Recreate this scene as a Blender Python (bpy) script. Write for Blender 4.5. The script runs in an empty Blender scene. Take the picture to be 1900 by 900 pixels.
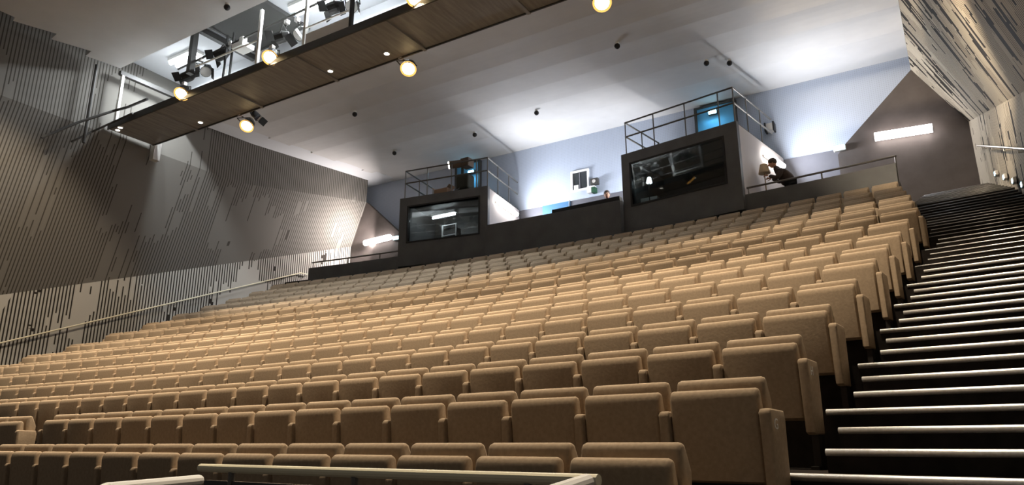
import bpy, bmesh, math, random
from mathutils import Vector, Matrix
random.seed(7)
C = bpy.context.scene.collection
ZO = 1.6            # camera height over the lower floor; every height below is measured from the camera and lifted by this

# ------------------------------------------------------------------ camera, world, exposure
cd = bpy.data.cameras.new('camera'); cam = bpy.data.objects.new('camera', cd); C.objects.link(cam)
cd.sensor_fit = 'HORIZONTAL'; cd.sensor_width = 36; cd.lens = 1326.6 / 1900 * 36; cd.clip_end = 200
_yaw, _pitch, _roll = -0.5502, 0.27194, -0.0038
_f = Vector((math.sin(_yaw)*math.cos(_pitch), math.cos(_yaw)*math.cos(_pitch), math.sin(_pitch)))
_r = Vector((math.cos(_yaw), -math.sin(_yaw), 0)); _u = _r.cross(_f)
_r2 = math.cos(_roll)*_r + math.sin(_roll)*_u; _u2 = -math.sin(_roll)*_r + math.cos(_roll)*_u
cam.matrix_world = Matrix(((_r2.x, _u2.x, -_f.x, 0), (_r2.y, _u2.y, -_f.y, 0), (_r2.z, _u2.z, -_f.z, ZO), (0, 0, 0, 1)))
bpy.context.scene.camera = cam
W = bpy.data.worlds.new('world'); bpy.context.scene.world = W; W.use_nodes = True
W.node_tree.nodes['Background'].inputs[0].default_value = (1.0, 0.93, 0.84, 1)
W.node_tree.nodes['Background'].inputs[1].default_value = 0.075
vs = bpy.context.scene.view_settings
vs.view_transform = 'Standard'; vs.look = 'None'; vs.exposure = 0.0; vs.gamma = 1.0; vs.use_curve_mapping = False

LIGHT = dict(house=1250, front=2800, gang=135, end=8, slot=230, wash_right=24000, wash_left=1700)
WARM = (1.0, 0.83, 0.62); COOL = (0.88, 0.92, 1.0); PINK = (1.0, 0.9, 0.86)

def spot(name, loc, target, power, color, angle, blend, parent=None, radius=0.12):
    l = bpy.data.lights.new(name, 'SPOT'); l.energy = power; l.color = color; l.spot_size = math.radians(angle)
    l.spot_blend = blend; l.shadow_soft_size = radius
    o = bpy.data.objects.new(name, l); C.objects.link(o)
    v = Vector(target) - Vector(loc)
    o.matrix_world = Matrix.Translation((loc[0], loc[1], loc[2] + ZO)) @ v.to_track_quat('-Z', 'Y').to_matrix().to_4x4()
    if parent:
        mw = o.matrix_world.copy(); o.parent = parent; o.matrix_parent_inverse = Matrix.Identity(4)
        o.matrix_local = Matrix.Translation(-parent.location) @ mw
    return o
def area(name, loc, normal, along, sx, sy, power, color, parent=None):
    l = bpy.data.lights.new(name, 'AREA'); l.shape = 'RECTANGLE'; l.size = sx; l.size_y = sy; l.energy = power; l.color = color
    o = bpy.data.objects.new(name, l); C.objects.link(o)
    z = -Vector(normal).normalized(); x = Vector(along).normalized(); x = (x - z*x.dot(z)).normalized(); y = z.cross(x)
    mw = Matrix(((x.x, y.x, z.x, loc[0]), (x.y, y.y, z.y, loc[1]), (x.z, y.z, z.z, loc[2] + ZO), (0, 0, 0, 1)))
    if parent: o.parent = parent; o.matrix_local = Matrix.Translation(-parent.location) @ mw
    else: o.matrix_world = mw
    return o

# ------------------------------------------------------------------ materials
def mat(name, col, rough=.7, metal=0.0, noise=0.0, nscale=20.0, bump=0.0, emit=None, estr=0.0, spec=0.4, stretch=(1,1,1)):
    m = bpy.data.materials.new(name); m.use_nodes = True; nt = m.node_tree; b = nt.nodes['Principled BSDF']
    b.inputs['Base Color'].default_value = (*col, 1); b.inputs['Roughness'].default_value = rough
    b.inputs['Metallic'].default_value = metal; b.inputs['Specular IOR Level'].default_value = spec
    if emit: b.inputs['Emission Color'].default_value = (*emit, 1); b.inputs['Emission Strength'].default_value = estr
    if noise or bump:
        tc = nt.nodes.new('ShaderNodeTexCoord'); mp = nt.nodes.new('ShaderNodeMapping'); mp.inputs['Scale'].default_value = stretch
        n = nt.nodes.new('ShaderNodeTexNoise'); n.inputs['Scale'].default_value = nscale; n.inputs['Detail'].default_value = 4
        nt.links.new(tc.outputs['Object'], mp.inputs[0]); nt.links.new(mp.outputs[0], n.inputs['Vector'])
        if noise:
            r = nt.nodes.new('ShaderNodeValToRGB')
            r.color_ramp.elements[0].position = .3; r.color_ramp.elements[1].position = .7
            r.color_ramp.elements[0].color = (*[c*(1-noise) for c in col], 1); r.color_ramp.elements[1].color = (*[min(1, c*(1+noise)) for c in col], 1)
            nt.links.new(n.outputs[0], r.inputs[0]); nt.links.new(r.outputs[0], b.inputs['Base Color'])
        if bump:
            bp = nt.nodes.new('ShaderNodeBump'); bp.inputs['Strength'].default_value = bump; bp.inputs['Distance'].default_value = .01
            nt.links.new(n.outputs[0], bp.inputs['Height']); nt.links.new(bp.outputs[0], b.inputs['Normal'])
    return m
def math_node(nt, op, a, b=None, c=None):
    n = nt.nodes.new('ShaderNodeMath'); n.operation = op
    for i, v in enumerate((a, b, c)):
        if v is None: continue
        if isinstance(v, (int, float)): n.inputs[i].default_value = v
        else: nt.links.new(v, n.inputs[i])
    return n.outputs[0]
def rib_mat(name, light, dark, pitch, duty, thr, mu, mv, seed, big=None, bigthr=.6, fine=0.0):
    """slatted facing: dark grooves at a fixed pitch along u, cut only where a carved relief (ragged by slat) says so"""
    m = bpy.data.materials.new(name); m.use_nodes = True; nt = m.node_tree; b = nt.nodes['Principled BSDF']
    b.inputs['Roughness'].default_value = .7; b.inputs['Specular IOR Level'].default_value = .08
    uv = nt.nodes.new('ShaderNodeUVMap'); uv.uv_map = 'UVMap'
    sp = nt.nodes.new('ShaderNodeSeparateXYZ'); nt.links.new(uv.outputs[0], sp.inputs[0])
    u, v = sp.outputs[0], sp.outputs[1]
    cell = math_node(nt, 'DIVIDE', u, pitch); idx = math_node(nt, 'FLOOR', cell); fr = math_node(nt, 'FRACT', cell)
    groove = math_node(nt, 'LESS_THAN', fr, duty)
    uq = math_node(nt, 'MULTIPLY', idx, pitch)
    def field(su, sv, off, detail=3, jitter=.0):
        cb = nt.nodes.new('ShaderNodeCombineXYZ')
        nt.links.new(math_node(nt, 'MULTIPLY', uq, su), cb.inputs[0]); nt.links.new(math_node(nt, 'MULTIPLY', v, sv), cb.inputs[1]); cb.inputs[2].default_value = off
        n = nt.nodes.new('ShaderNodeTexNoise'); n.inputs['Scale'].default_value = 1; n.inputs['Detail'].default_value = detail
        nt.links.new(cb.outputs[0], n.inputs['Vector']); return n.outputs[0]
    wn = nt.nodes.new('ShaderNodeTexWhiteNoise'); wn.noise_dimensions = '1D'; nt.links.new(idx, wn.inputs['W'])
    rag = math_node(nt, 'MULTIPLY', math_node(nt, 'SUBTRACT', wn.outputs[0], .5), .08)
    mask = math_node(nt, 'GREATER_THAN', math_node(nt, 'ADD', field(mu, mv, seed), rag), thr)
    dk = math_node(nt, 'MULTIPLY', groove, mask)
    if big:
        hole = math_node(nt, 'GREATER_THAN', math_node(nt, 'ADD', field(big[0], big[1], seed+9.3, 3), rag), bigthr)
        dk = math_node(nt, 'MAXIMUM', dk, hole)
    if fine:
        thin = math_node(nt, 'MULTIPLY', math_node(nt, 'LESS_THAN', fr, duty*.6), fine)
        dk = math_node(nt, 'MAXIMUM', dk, thin)
    mx = nt.nodes.new('ShaderNodeMix'); mx.data_type = 'RGBA'
    mx.inputs[6].default_value = (*light, 1); mx.inputs[7].default_value = (*dark, 1)
    nt.links.new(dk, mx.inputs[0]); nt.links.new(mx.outputs[2], b.inputs['Base Color'])
    bp = nt.nodes.new('ShaderNodeBump'); bp.invert = True; bp.inputs['Strength'].default_value = .6; bp.inputs['Distance'].default_value = .03
    nt.links.new(dk, bp.inputs['Height']); nt.links.new(bp.outputs[0], b.inputs['Normal'])
    return m
def perf_mat(name, col, pitch=.055):
    m = bpy.data.materials.new(name); m.use_nodes = True; nt = m.node_tree; b = nt.nodes['Principled BSDF']; b.inputs['Roughness'].default_value = .7
    tc = nt.nodes.new('ShaderNodeTexCoord'); sp = nt.nodes.new('ShaderNodeSeparateXYZ'); nt.links.new(tc.outputs['Object'], sp.inputs[0])
    def cc(s):
        return math_node(nt, 'ABSOLUTE', math_node(nt, 'SUBTRACT', math_node(nt, 'FRACT', math_node(nt, 'DIVIDE', s, pitch)), .5))
    a, c = cc(sp.outputs[0]), cc(sp.outputs[2])
    d = math_node(nt, 'SQRT', math_node(nt, 'ADD', math_node(nt, 'MULTIPLY', a, a), math_node(nt, 'MULTIPLY', c, c)))
    k = math_node(nt, 'LESS_THAN', d, .22)
    mx = nt.nodes.new('ShaderNodeMix'); mx.data_type = 'RGBA'; mx.inputs[6].default_value = (*col, 1); mx.inputs[7].default_value = (*[q*.80 for q in col], 1)
    nt.links.new(k, mx.inputs[0]); nt.links.new(mx.outputs[2], b.inputs['Base Color'])
    return m
def emit_mat(name, col, s):
    m = bpy.data.materials.new(name); m.use_nodes = True; nt = m.node_tree; nt.nodes.remove(nt.nodes['Principled BSDF'])
    e = nt.nodes.new('ShaderNodeEmission'); e.inputs[0].default_value = (*col, 1); e.inputs[1].default_value = s
    nt.links.new(e.outputs[0], nt.nodes['Material Output'].inputs[0]); return m
def glass_mat(name):
    m = bpy.data.materials.new(name); m.use_nodes = True; nt = m.node_tree; nt.nodes.remove(nt.nodes['Principled BSDF'])
    t = nt.nodes.new('ShaderNodeBsdfTransparent'); t.inputs[0].default_value = (.8, .84, .84, 1)
    g = nt.nodes.new('ShaderNodeBsdfGlossy'); g.inputs['Roughness'].default_value = .03
    fr = nt.nodes.new('ShaderNodeFresnel'); fr.inputs[0].default_value = 1.6
    mx = nt.nodes.new('ShaderNodeMixShader'); nt.links.new(fr.outputs[0], mx.inputs[0]); nt.links.new(t.outputs[0], mx.inputs[1]); nt.links.new(g.outputs[0], mx.inputs[2])
    nt.links.new(mx.outputs[0], nt.nodes['Material Output'].inputs[0]); return m

M = dict(
    fabric=mat('taupe_seat_fabric', (.36, .275, .19), .9, noise=.10, nscale=45, bump=.12, spec=.15),
    seat_dark=mat('dark_seat_base', (.022, .017, .014), .7),
    steel=mat('brushed_steel', (.62, .6, .57), .35, .85),
    white_print=mat('white_print', (.85, .85, .82), .5),
    carpet=mat('dark_carpet', (.026, .022, .020), .95, noise=.25, nscale=9, spec=.03),
    nosing=mat('worn_metal_nosing', (.95, .94, .90), .38, .75, noise=.12, nscale=60),
    ceil=mat('pale_grey_ceiling', (.66, .655, .65), .8, noise=.03, nscale=2),
    soffit=mat('white_soffit', (.72, .74, .77), .7),
    backwall=perf_mat('perforated_blue_grey_wall', (.46, .52, .63)),
    dado=mat('grey_dado', (.13, .13, .15), .6, noise=.06, nscale=3),
    endwall=mat('dark_end_wall', (.105, .088, .082), .7, noise=.15, nscale=2.5),
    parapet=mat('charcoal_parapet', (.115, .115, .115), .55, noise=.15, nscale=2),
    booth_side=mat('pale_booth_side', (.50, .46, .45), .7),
    black=mat('black_metal', (.018, .017, .016), .5, .2),
    darkgrey=mat('dark_grey_paint', (.06, .058, .055), .5),
    deck=mat('catwalk_soffit_boards', (.30, .293, .283), .5, noise=.2, nscale=3, stretch=(4, .5, 1)),
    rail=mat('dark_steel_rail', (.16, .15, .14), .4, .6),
    pale=mat('pale_painted_steel', (.86, .85, .81), .4),
    railwood=mat('pale_lacquered_rail', (.92, .86, .64), .35),
    frontpanel=mat('dark_front_panel', (.028, .026, .024), .25),
    glass=glass_mat('window_glass'),
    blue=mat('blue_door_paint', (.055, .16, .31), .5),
    bluelit=mat('blue_lit_door', (.16, .50, .80), .5),  # blue light of the doorway put into the leaf colour
    card=mat('brown_cardboard', (.33, .20, .12), .8),
    tube=emit_mat('fluorescent_tube', (.9, .96, 1.0), 14),
    gang=emit_mat('gangway_tube', (1.0, .95, .9), 28),
    endtube=emit_mat('end_wall_tube', (1.0, .93, .90), 13), amber=emit_mat('amber_halo', (1.0, .50, .12), 1.6),
    warm=emit_mat('warm_lamp', (1.0, .74, .38), 16),
    small=emit_mat('small_downlight_glow', (1.0, .94, .85), 6),
    cyan=emit_mat('cyan_bulkhead_glow', (.35, .8, 1.0), 10),
    led=emit_mat('blue_white_led', (.45, .82, 1.0), 6),
    skin=mat('skin', (.55, .30, .20), .6),
    hair=mat('brown_hair', (.05, .03, .02), .6),
    jacket=mat('dark_brown_jacket', (.055, .036, .028), .8, noise=.2, nscale=14),
    shirt=mat('dark_violet_shirt', (.05, .035, .09), .8),
    trousers=mat('black_trousers', (.015, .014, .016), .8),
    green=mat('dark_green_plate', (.02, .08, .04), .5),
    tan=mat('tan_shade', (.55, .42, .27), .6),
    white=mat('white_board', (.85, .84, .84), .5),
    dimwhite=mat('dim_white_laminate', (.6, .58, .55), .5),
)
LW = rib_mat('ribbed_relief_left_lower', (.46, .44, .40), (.035, .03, .026), .085, .42, .415, .55, .35, 3.1, big=(2.6, 1.1), bigthr=.70)
LU = rib_mat('ribbed_relief_left_upper', (.20, .19, .172), (.075, .068, .06), .085, .34, .42, .30, .22, 7.7, big=(.9, .55), bigthr=.74)
RU = rib_mat('ribbed_relief_right_upper', (.44, .385, .30), (.022, .019, .016), .07, .34, .48, 1.2, .5, 1.9, big=(4.2, .55), bigthr=.575, fine=.5)
RL = rib_mat('ribbed_relief_right_lower', (.48, .42, .33), (.022, .019, .016), .07, .34, .48, 1.0, .5, 5.2, big=(3.4, .6), bigthr=.59, fine=.5)

# ------------------------------------------------------------------ mesh helpers
class MB:
    def __init__(s): s.bm = bmesh.new()
    def poly(s, pts): return s.bm.faces.new([s.bm.verts.new(p) for p in pts])
    def hexa(s, a, b):                                   # two matching quads a (bottom) and b (top)
        A = [s.bm.verts.new(p) for p in a]; B = [s.bm.verts.new(p) for p in b]
        n = len(A)
        s.bm.faces.new(A[::-1]); s.bm.faces.new(B)
        for i in range(n): s.bm.faces.new((A[i], A[(i+1) % n], B[(i+1) % n], B[i]))
        return s
    def box(s, x0, y0, z0, x1, y1, z1, T=None, bev=0.0, seg=2):
        t = bmesh.new()
        vs_ = [t.verts.new((x, y, z)) for z in (z0, z1) for y in (y0, y1) for x in (x0, x1)]
        for f in ((0, 2, 3, 1), (4, 5, 7, 6), (0, 1, 5, 4), (2, 6, 7, 3), (0, 4, 6, 2), (1, 3, 7, 5)): t.faces.new([vs_[i] for i in f])
        if bev: bmesh.ops.bevel(t, geom=t.edges[:], offset=bev, segments=seg, affect='EDGES', profile=.5)
        return s.add(t, T)
    def prism(s, pts, z0, z1): return s.hexa([(p[0], p[1], z0) for p in pts], [(p[0], p[1], z1) for p in pts])
    def cyl(s, a, b, r, n=12, r2=None, cap=True):
        a = Vector(a); b = Vector(b); d = (b-a)
        t = bmesh.new(); bmesh.ops.create_cone(t, cap_ends=cap, segments=n, radius1=r, radius2=r if r2 is None else r2, depth=d.length)
        return s.add(t, Matrix.Translation((a+b)/2) @ d.to_track_quat('Z', 'Y').to_matrix().to_4x4())
    def tube(s, pts, r, n=8):
        pts = [Vector(p) for p in pts]
        for i in range(len(pts)-1): s.cyl(pts[i], pts[i+1], r, n)
        for p in pts[1:-1]: s.ball(p, r, 8)
        return s
    def ball(s, c, r, n=12, sc=(1, 1, 1)):
        t = bmesh.new(); bmesh.ops.create_uvsphere(t, u_segments=n, v_segments=max(6, n//2), radius=r)
        return s.add(t, Matrix.Translation(c) @ Matrix.Diagonal((*sc, 1)))
    def add(s, t, T=None):
        if T is not None: bmesh.ops.transform(t, matrix=T, verts=t.verts)
        me = bpy.data.meshes.new('t'); t.to_mesh(me); t.free(); s.bm.from_mesh(me); bpy.data.meshes.remove(me); return s
    def mesh(s, name, m, smooth=False):
        bmesh.ops.recalc_face_normals(s.bm, faces=s.bm.faces[:])
        me = bpy.data.meshes.new(name); s.bm.to_mesh(me); s.bm.free(); me.materials.append(m)
        if smooth:
            for p in me.polygons: p.use_smooth = True
        return me
    def build(s, name, m, parent=None, smooth=False, lift=True):
        """coordinates are in hall space (heights from the camera); parent is an unrotated Empty or such a part"""
        if lift: bmesh.ops.translate(s.bm, vec=(0, 0, ZO), verts=s.bm.verts[:])
        org = Vector((0, 0, 0))
        if parent is not None:
            p = parent
            while p: org += p.location; p = p.parent
            bmesh.ops.translate(s.bm, vec=-org, verts=s.bm.verts[:])
        else:
            vs_ = [v.co for v in s.bm.verts]
            org = Vector(((min(v.x for v in vs_)+max(v.x for v in vs_))/2, (min(v.y for v in vs_)+max(v.y for v in vs_))/2, min(v.z for v in vs_)))
            bmesh.ops.translate(s.bm, vec=-org, verts=s.bm.verts[:])
        o = bpy.data.objects.new(name, s.mesh(name, m, smooth)); C.objects.link(o)
        if parent is not None: o.parent = parent
        else: o.location = org
        return o
def empty(name, loc, label=None, cat=None, group=None, kind=None):
    o = bpy.data.objects.new(name, None); C.objects.link(o); o.location = (loc[0], loc[1], loc[2] + ZO); o.empty_display_size = .1
    return tag(o, label, cat, group, kind)
def tag(o, label=None, cat=None, group=None, kind=None):
    if label: o['label'] = label
    if cat: o['category'] = cat
    if group: o['group'] = group
    if kind: o['kind'] = kind
    return o
def struct(o, label=None): o['kind'] = 'structure'; return tag(o, label)
def uv_quadstrip(name, rows, m, umap):
    """grid of points rows[j][i]; uv = (distance along the wall, distance up it)"""
    bm = bmesh.new(); uvl = bm.loops.layers.uv.new('UVMap')
    V = [[bm.verts.new((p[0], p[1], p[2]+ZO)) for p in r] for r in rows]
    def uvc(j, i):
        v = 0.0
        for k in range(1, j+1): v += (Vector(rows[k][i])-Vector(rows[k-1][i])).length
        return (umap(rows[j][i]), v)
    for j in range(len(rows)-1):
        for i in range(len(rows[0])-1):
            q = [(j, i), (j, i+1), (j+1, i+1), (j+1, i)]
            f = bm.faces.new([V[a][b] for a, b in q])
            for lp, (a, b) in zip(f.loops, q): lp[uvl].uv = uvc(a, b)
    me = bpy.data.meshes.new(name); bm.to_mesh(me); bm.free(); me.materials.append(m)
    o = bpy.data.objects.new(name, me); C.objects.link(o); return o

# ------------------------------------------------------------------ seating geometry (arcs of rows)
A = 0.095; CA, SA = math.cos(A), math.sin(A); CUR = 0.006558; SW = .487; PITCH = .55; HT = .82
XE = [-1.29, -1.216, -1.259, -1.287, -1.253, -1.229, -1.233, -1.219, -1.225, -1.195, -1.343, -1.468, -1.634, -1.80, -1.97]
YR = [2.93, 3.839, 4.766, 5.761, 6.682, 7.591, 8.504, 9.415, 10.321, 11.227, 12.136, 13.047, 13.962, 14.88, 15.80]
ZR = [-.004, .324, .654, 1.0, 1.356, 1.716, 2.063, 2.414, 2.801, 3.188, 3.572, 3.952, 4.321, 4.71, 5.12]
NR = 15
def rowpt(X, Yr, z=0.0):
    y = Yr - CUR*(X+4)**2
    return Vector((X*CA + y*SA, -X*SA + y*CA, z))
def rowang(X): return math.atan(-2*CUR*(X+4)) - A
def tread(r): return ZR[r] - HT
FRONT = .85

# walls (plan)
def xl(y): return -19.25 + .1*(y-19.5)
def zl(y): return 7.30 - .33*(19.5-y)
def xr(y): return 1.13 + .045*(19.5-y)
def zr(y): return 7.49 - .342*(19.5-y)
ZG = 5.4                                                    # gangway floor behind the last row
def front_arc(x): return 17.42 - .0075*(x+9.6)**2           # front line of the gangway

# ------------------------------------------------------------------ structure: floor, stairs
fl = MB()
XS = [-22.5 + i*1.0 for i in range(21)] + [-1.6, -.9, .0, 1.2]
def strip(Y0, Y1, z0, z1, xs):
    for a, b in zip(xs[:-1], xs[1:]):
        p = [rowpt(a, Y0), rowpt(b, Y0), rowpt(b, Y1), rowpt(a, Y1)]
        fl.hexa([(q.x, q.y, z0) for q in p], [(q.x, q.y, z1) for q in p])
for r in range(NR):
    y0 = YR[r]-FRONT; y1 = (YR[r+1]-FRONT) if r < NR-1 else 17.7
    if r == 0: y0 = 1.05
    strip(y0, y1, tread(r)-.6, tread(r), XS if r < NR-1 else XS[:-1])
nos = []
for r in range(NR-1):                                       # aisle: two more steps on every tier
    y0 = YR[r]-FRONT; y1 = YR[r+1]-FRONT; dz = (tread(r+1)-tread(r))/3; dy = (y1-y0)/3
    nos.append((XE[r]+.09, y0, tread(r)))
    for k in (1, 2):
        if r == 0 and k == 1: pass
        strip(y0+k*dy, y1, tread(r)-.1, tread(r)+k*dz, [XE[r]+.20, -.6, .2, 1.6])
        nos.append((XE[r]+.20, y0+k*dy, tread(r)+k*dz))
r = NR-1; y0 = YR[r]-FRONT; nos.append((XE[r]+.09, y0, tread(r)))
NST = 8; yland = 18.05
for k in range(1, NST+1):
    yy = y0 + (yland-y0)*k/NST; zz = tread(r) + (ZG-tread(r))*k/NST
    strip(yy, 18.9 if k < NST else 21.4, zz-.5, zz, [XE[r]+.20, -.8, .1, 1.0]); nos.append((XE[r]+.20, yy, zz))
pts = [(x, front_arc(x)) for x in (-19.6, -17, -15, -13, -11, -9, -7, -5, -3, -.45)]
fl.prism(pts + [(-.45, 20.3), (-19.6, 20.3)], ZG-.35, ZG)
fl.box(-21.5, -3.0, -1.9, 3.0, 1.4, -1.6)
floor = struct(fl.build('floor', M['carpet']), 'dark carpeted tiers and aisle steps')
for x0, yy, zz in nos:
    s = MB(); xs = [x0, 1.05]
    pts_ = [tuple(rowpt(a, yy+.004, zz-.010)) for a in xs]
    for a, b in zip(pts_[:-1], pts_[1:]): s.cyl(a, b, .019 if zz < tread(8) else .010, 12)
    s.build('nosing', M['nosing' if zz < tread(10) else 'rail'], floor, smooth=True)  # thinner, darker upper nosings: the shade up there put into the steel

# ------------------------------------------------------------------ structure: walls and ceiling
YL = [1.0 + i*1.0 for i in range(19)] + [19.5]
def kink(y):                                               # where the leaning panel gives way to the upright fascia
    if y <= 13.7: return (-18.63 - .2*max(0, (y-6.9)/6.8), y, 8.08)
    f = (y-13.7)/5.8; return (-18.83 + .24*f, y, 8.05 + .95*f)
o = uv_quadstrip('wall_left', [[(xl(y), y, -2.2 if y < 9 else .5) for y in YL], [(xl(y), y, zl(y)) for y in YL]], LW, lambda p: p[1]); struct(o, 'pale ribbed lower wall along left aisle')
o = uv_quadstrip('wall_left_upper', [[(xl(y), y, zl(y)) for y in YL], [kink(y) for y in YL], [(kink(y)[0]+.04, y, 10.6) for y in YL]], LU, lambda p: p[1]); struct(o, 'leaning dark ribbed relief wall on the left')
YRW = [3.0 + i for i in range(17)] + [19.5]
o = uv_quadstrip('wall_right', [[(xr(y), y, -1.5 if y < 10 else 1.5) for y in YRW], [(xr(y), y, zr(y)) for y in YRW]], RL, lambda p: p[1]); struct(o, 'pale carved lower wall beside right aisle')
o = uv_quadstrip('wall_right_upper', [[(xr(y), y, zr(y)) for y in YRW], [(.115-.008*(19.5-y), y, 9.2) for y in YRW], [(.10-.008*(19.5-y), y, 10.1) for y in YRW]], RU, lambda p: p[1]); struct(o, 'leaning carved relief wall on the right')
b = MB(); b.box(-20.0, 20.2, 5.0, 2.0, 20.35, 10.3); struct(b.build('wall_back', M['backwall']), 'perforated blue grey back wall')
b = MB(); b.box(-17.2, 20.13, ZG, -1.5, 20.2, 7.67); struct(b.build('baseboard_back', M['dado']), 'grey dado along back wall')
def yprism(pts, y0, y1): return MB().hexa([(x, y0, z) for x, z in pts], [(x, y1, z) for x, z in pts])
struct(yprism([(1.6, 5.0), (1.6, 7.49), (1.13, 7.49), (.115, 9.2), (-1.61, 7.565), (-1.85, 7.27), (-1.85, 5.0)], 19.5, 19.68).build('wall_back_right', M['endwall']), 'dark end wall at right aisle')
struct(yprism([(-19.9, 5.0), (-19.9, 7.3), (-19.27, 7.3), (-18.59, 9.0), (-16.89, 7.53), (-16.89, 5.0)], 19.5, 19.68).build('wall_back_left', M['endwall']), 'dark end wall at left aisle')
b = MB()
bounds = [11.55, 12.25, 13.2, 14.1, 14.95, 15.9, 17.0, 18.4, 20.25]
zc_ = 9.28; S0 = .15; CP = [(11.55, zc_)]
for i, (a, c) in enumerate(zip(bounds[:-1], bounds[1:])):     # gently curved ceiling boards, each meeting the next at a crease
    x0 = -17.75 - (.12 if i % 2 else 0); x1 = .35; L = (c-a)/4
    for q in range(4):
        y0, y1 = a+q*L, a+(q+1)*L; z1 = zc_ + S0*(1-(q+.5)/4)*L
        b.hexa([(x0, y0, zc_), (x1, y0, zc_), (x1, y1, z1), (x0, y1, z1)], [(x0, y0, 10.3), (x1, y0, 10.3), (x1, y1, 10.3), (x0, y1, 10.3)])
        zc_ = z1; CP.append((y1, z1))
def ceil_z(y):
    for (ya, za), (yb, zb) in zip(CP[:-1], CP[1:]):
        if y <= yb: return za + (zb-za)*(y-ya)/(yb-ya)
    return CP[-1][1]
ce = struct(b.build('ceiling', M['ceil']), 'pale stepped ceiling over the seats')
b = MB(); b.hexa([(-18.6, 11.55, 9.36), (-17.6, 11.55, 9.36), (-17.6, 20.25, 9.95), (-19.2, 20.25, 9.95)], [(-18.6, 11.55, 10.1), (-17.6, 11.55, 10.1), (-17.6, 20.25, 10.2), (-19.2, 20.25, 10.2)])
struct(b.build('trim_1', M['soffit']), 'white soffit strip along ceiling edge')
b = MB(); b.box(-19.5, 9.25, 10.43, .6, 11.7, 10.6); struct(b.build('ceiling_slot', M['soffit']), 'white recess ceiling above catwalk')
b = MB(); b.box(-19.5, 11.44, 9.27, .6, 11.55, 10.43); struct(b.build('trim_2', M['soffit']), 'white upstand at the far side of the recess')
b = MB()                                                      # near ceiling with stepped left edge
edge = [(-17.85, 3.0), (-17.85, 6.55), (-18.05, 6.6), (-17.75, 7.45), (-18.12, 7.5), (-17.85, 8.35), (-18.2, 8.4), (-18.07, 9.25)]
b.prism(edge + [(.6, 9.25), (.6, 3.0)], 9.76, 9.98); b.box(-19.0, -2.0, 9.76, .6, 3.0, 9.98)
struct(b.build('ceiling_front', M['ceil']), 'grey ceiling in front of catwalk')

# doors, projection window (structure)
b = MB(); b.box(-11.1, 20.07, ZG, -10.08, 20.135, 7.66); struct(b.build('door_1', M['blue']), 'blue door in the dado')
def lit_door(name, x0, x1, z0, z1, lampx, lampz):
    b = MB(); b.box(x0, 20.10, z0, x1, 20.19, z1); d = struct(b.build(name, M['bluelit']), 'roof door with blue light in its colour')
    f = MB(); f.box(x0-.08, 20.06, z0, x0, 20.2, z1+.06); f.box(x1, 20.06, z0, x1+.08, 20.2, z1+.06); f.box(x0, 20.06, z1, x1, 20.2, z1+.06); f.build('door_frame', M['darkgrey'], d)
    t = empty('bulkhead_lamp', (lampx, 20.0, lampz)); 
    k = MB(); k.box(lampx-.14, 20.0, lampz-.05, lampx+.14, 20.1, lampz+.09, bev=.02); k.build('housing', M['darkgrey'], t)
    k = MB(); k.box(lampx-.12, 19.95, lampz-.04, lampx+.12, 20.005, lampz+.07, bev=.02); k.build('diffuser', M['cyan'], t)
    area('bulb', (lampx, 19.93, lampz), (0, -.5, -1), (1, 0, 0), .25, .1, 9, (.35, .78, 1.0), t)
    return t
t = lit_door('door_2', -5.65, -4.55, 7.75, 9.80, -5.15, 9.55); tag(t, 'glowing cyan lamp over blue door on right booth roof', 'lamp')
t = lit_door('door_3', -14.70, -13.75, 7.72, 9.85, -14.0, 9.45); tag(t, 'glowing cyan lamp over blue door on left booth roof', 'lamp')
b = MB(); x0, x1, z0, z1 = -9.98, -9.44, 8.03, 8.63
b.box(x0-.06, 20.12, z0-.06, x0, 20.2, z1+.06); b.box(x1, 20.12, z0-.06, x1+.06, 20.2, z1+.06); b.box(x0, 20.12, z1, x1, 20.2, z1+.06); b.box(x0, 20.12, z0-.06, x1, 20.2, z0)
wn = struct(b.build('window_1', M['white']), 'small white framed projection window')
k = MB(); k.box(x0, 20.17, z0, x1, 20.198, z1); k.build('pane', mat('dark_pane', (.03, .035, .04), .08, spec=.8), wn)
k = MB(); k.box(x0+.24, 20.15, z0, x0+.27, 20.175, z1); k.build('mullion', M['dado'], wn)
k = MB(); k.box(x0+.04, 20.15, z0+.02, x0+.20, 20.168, z0+.16); k.build('notice', M['white'], wn)

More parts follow.
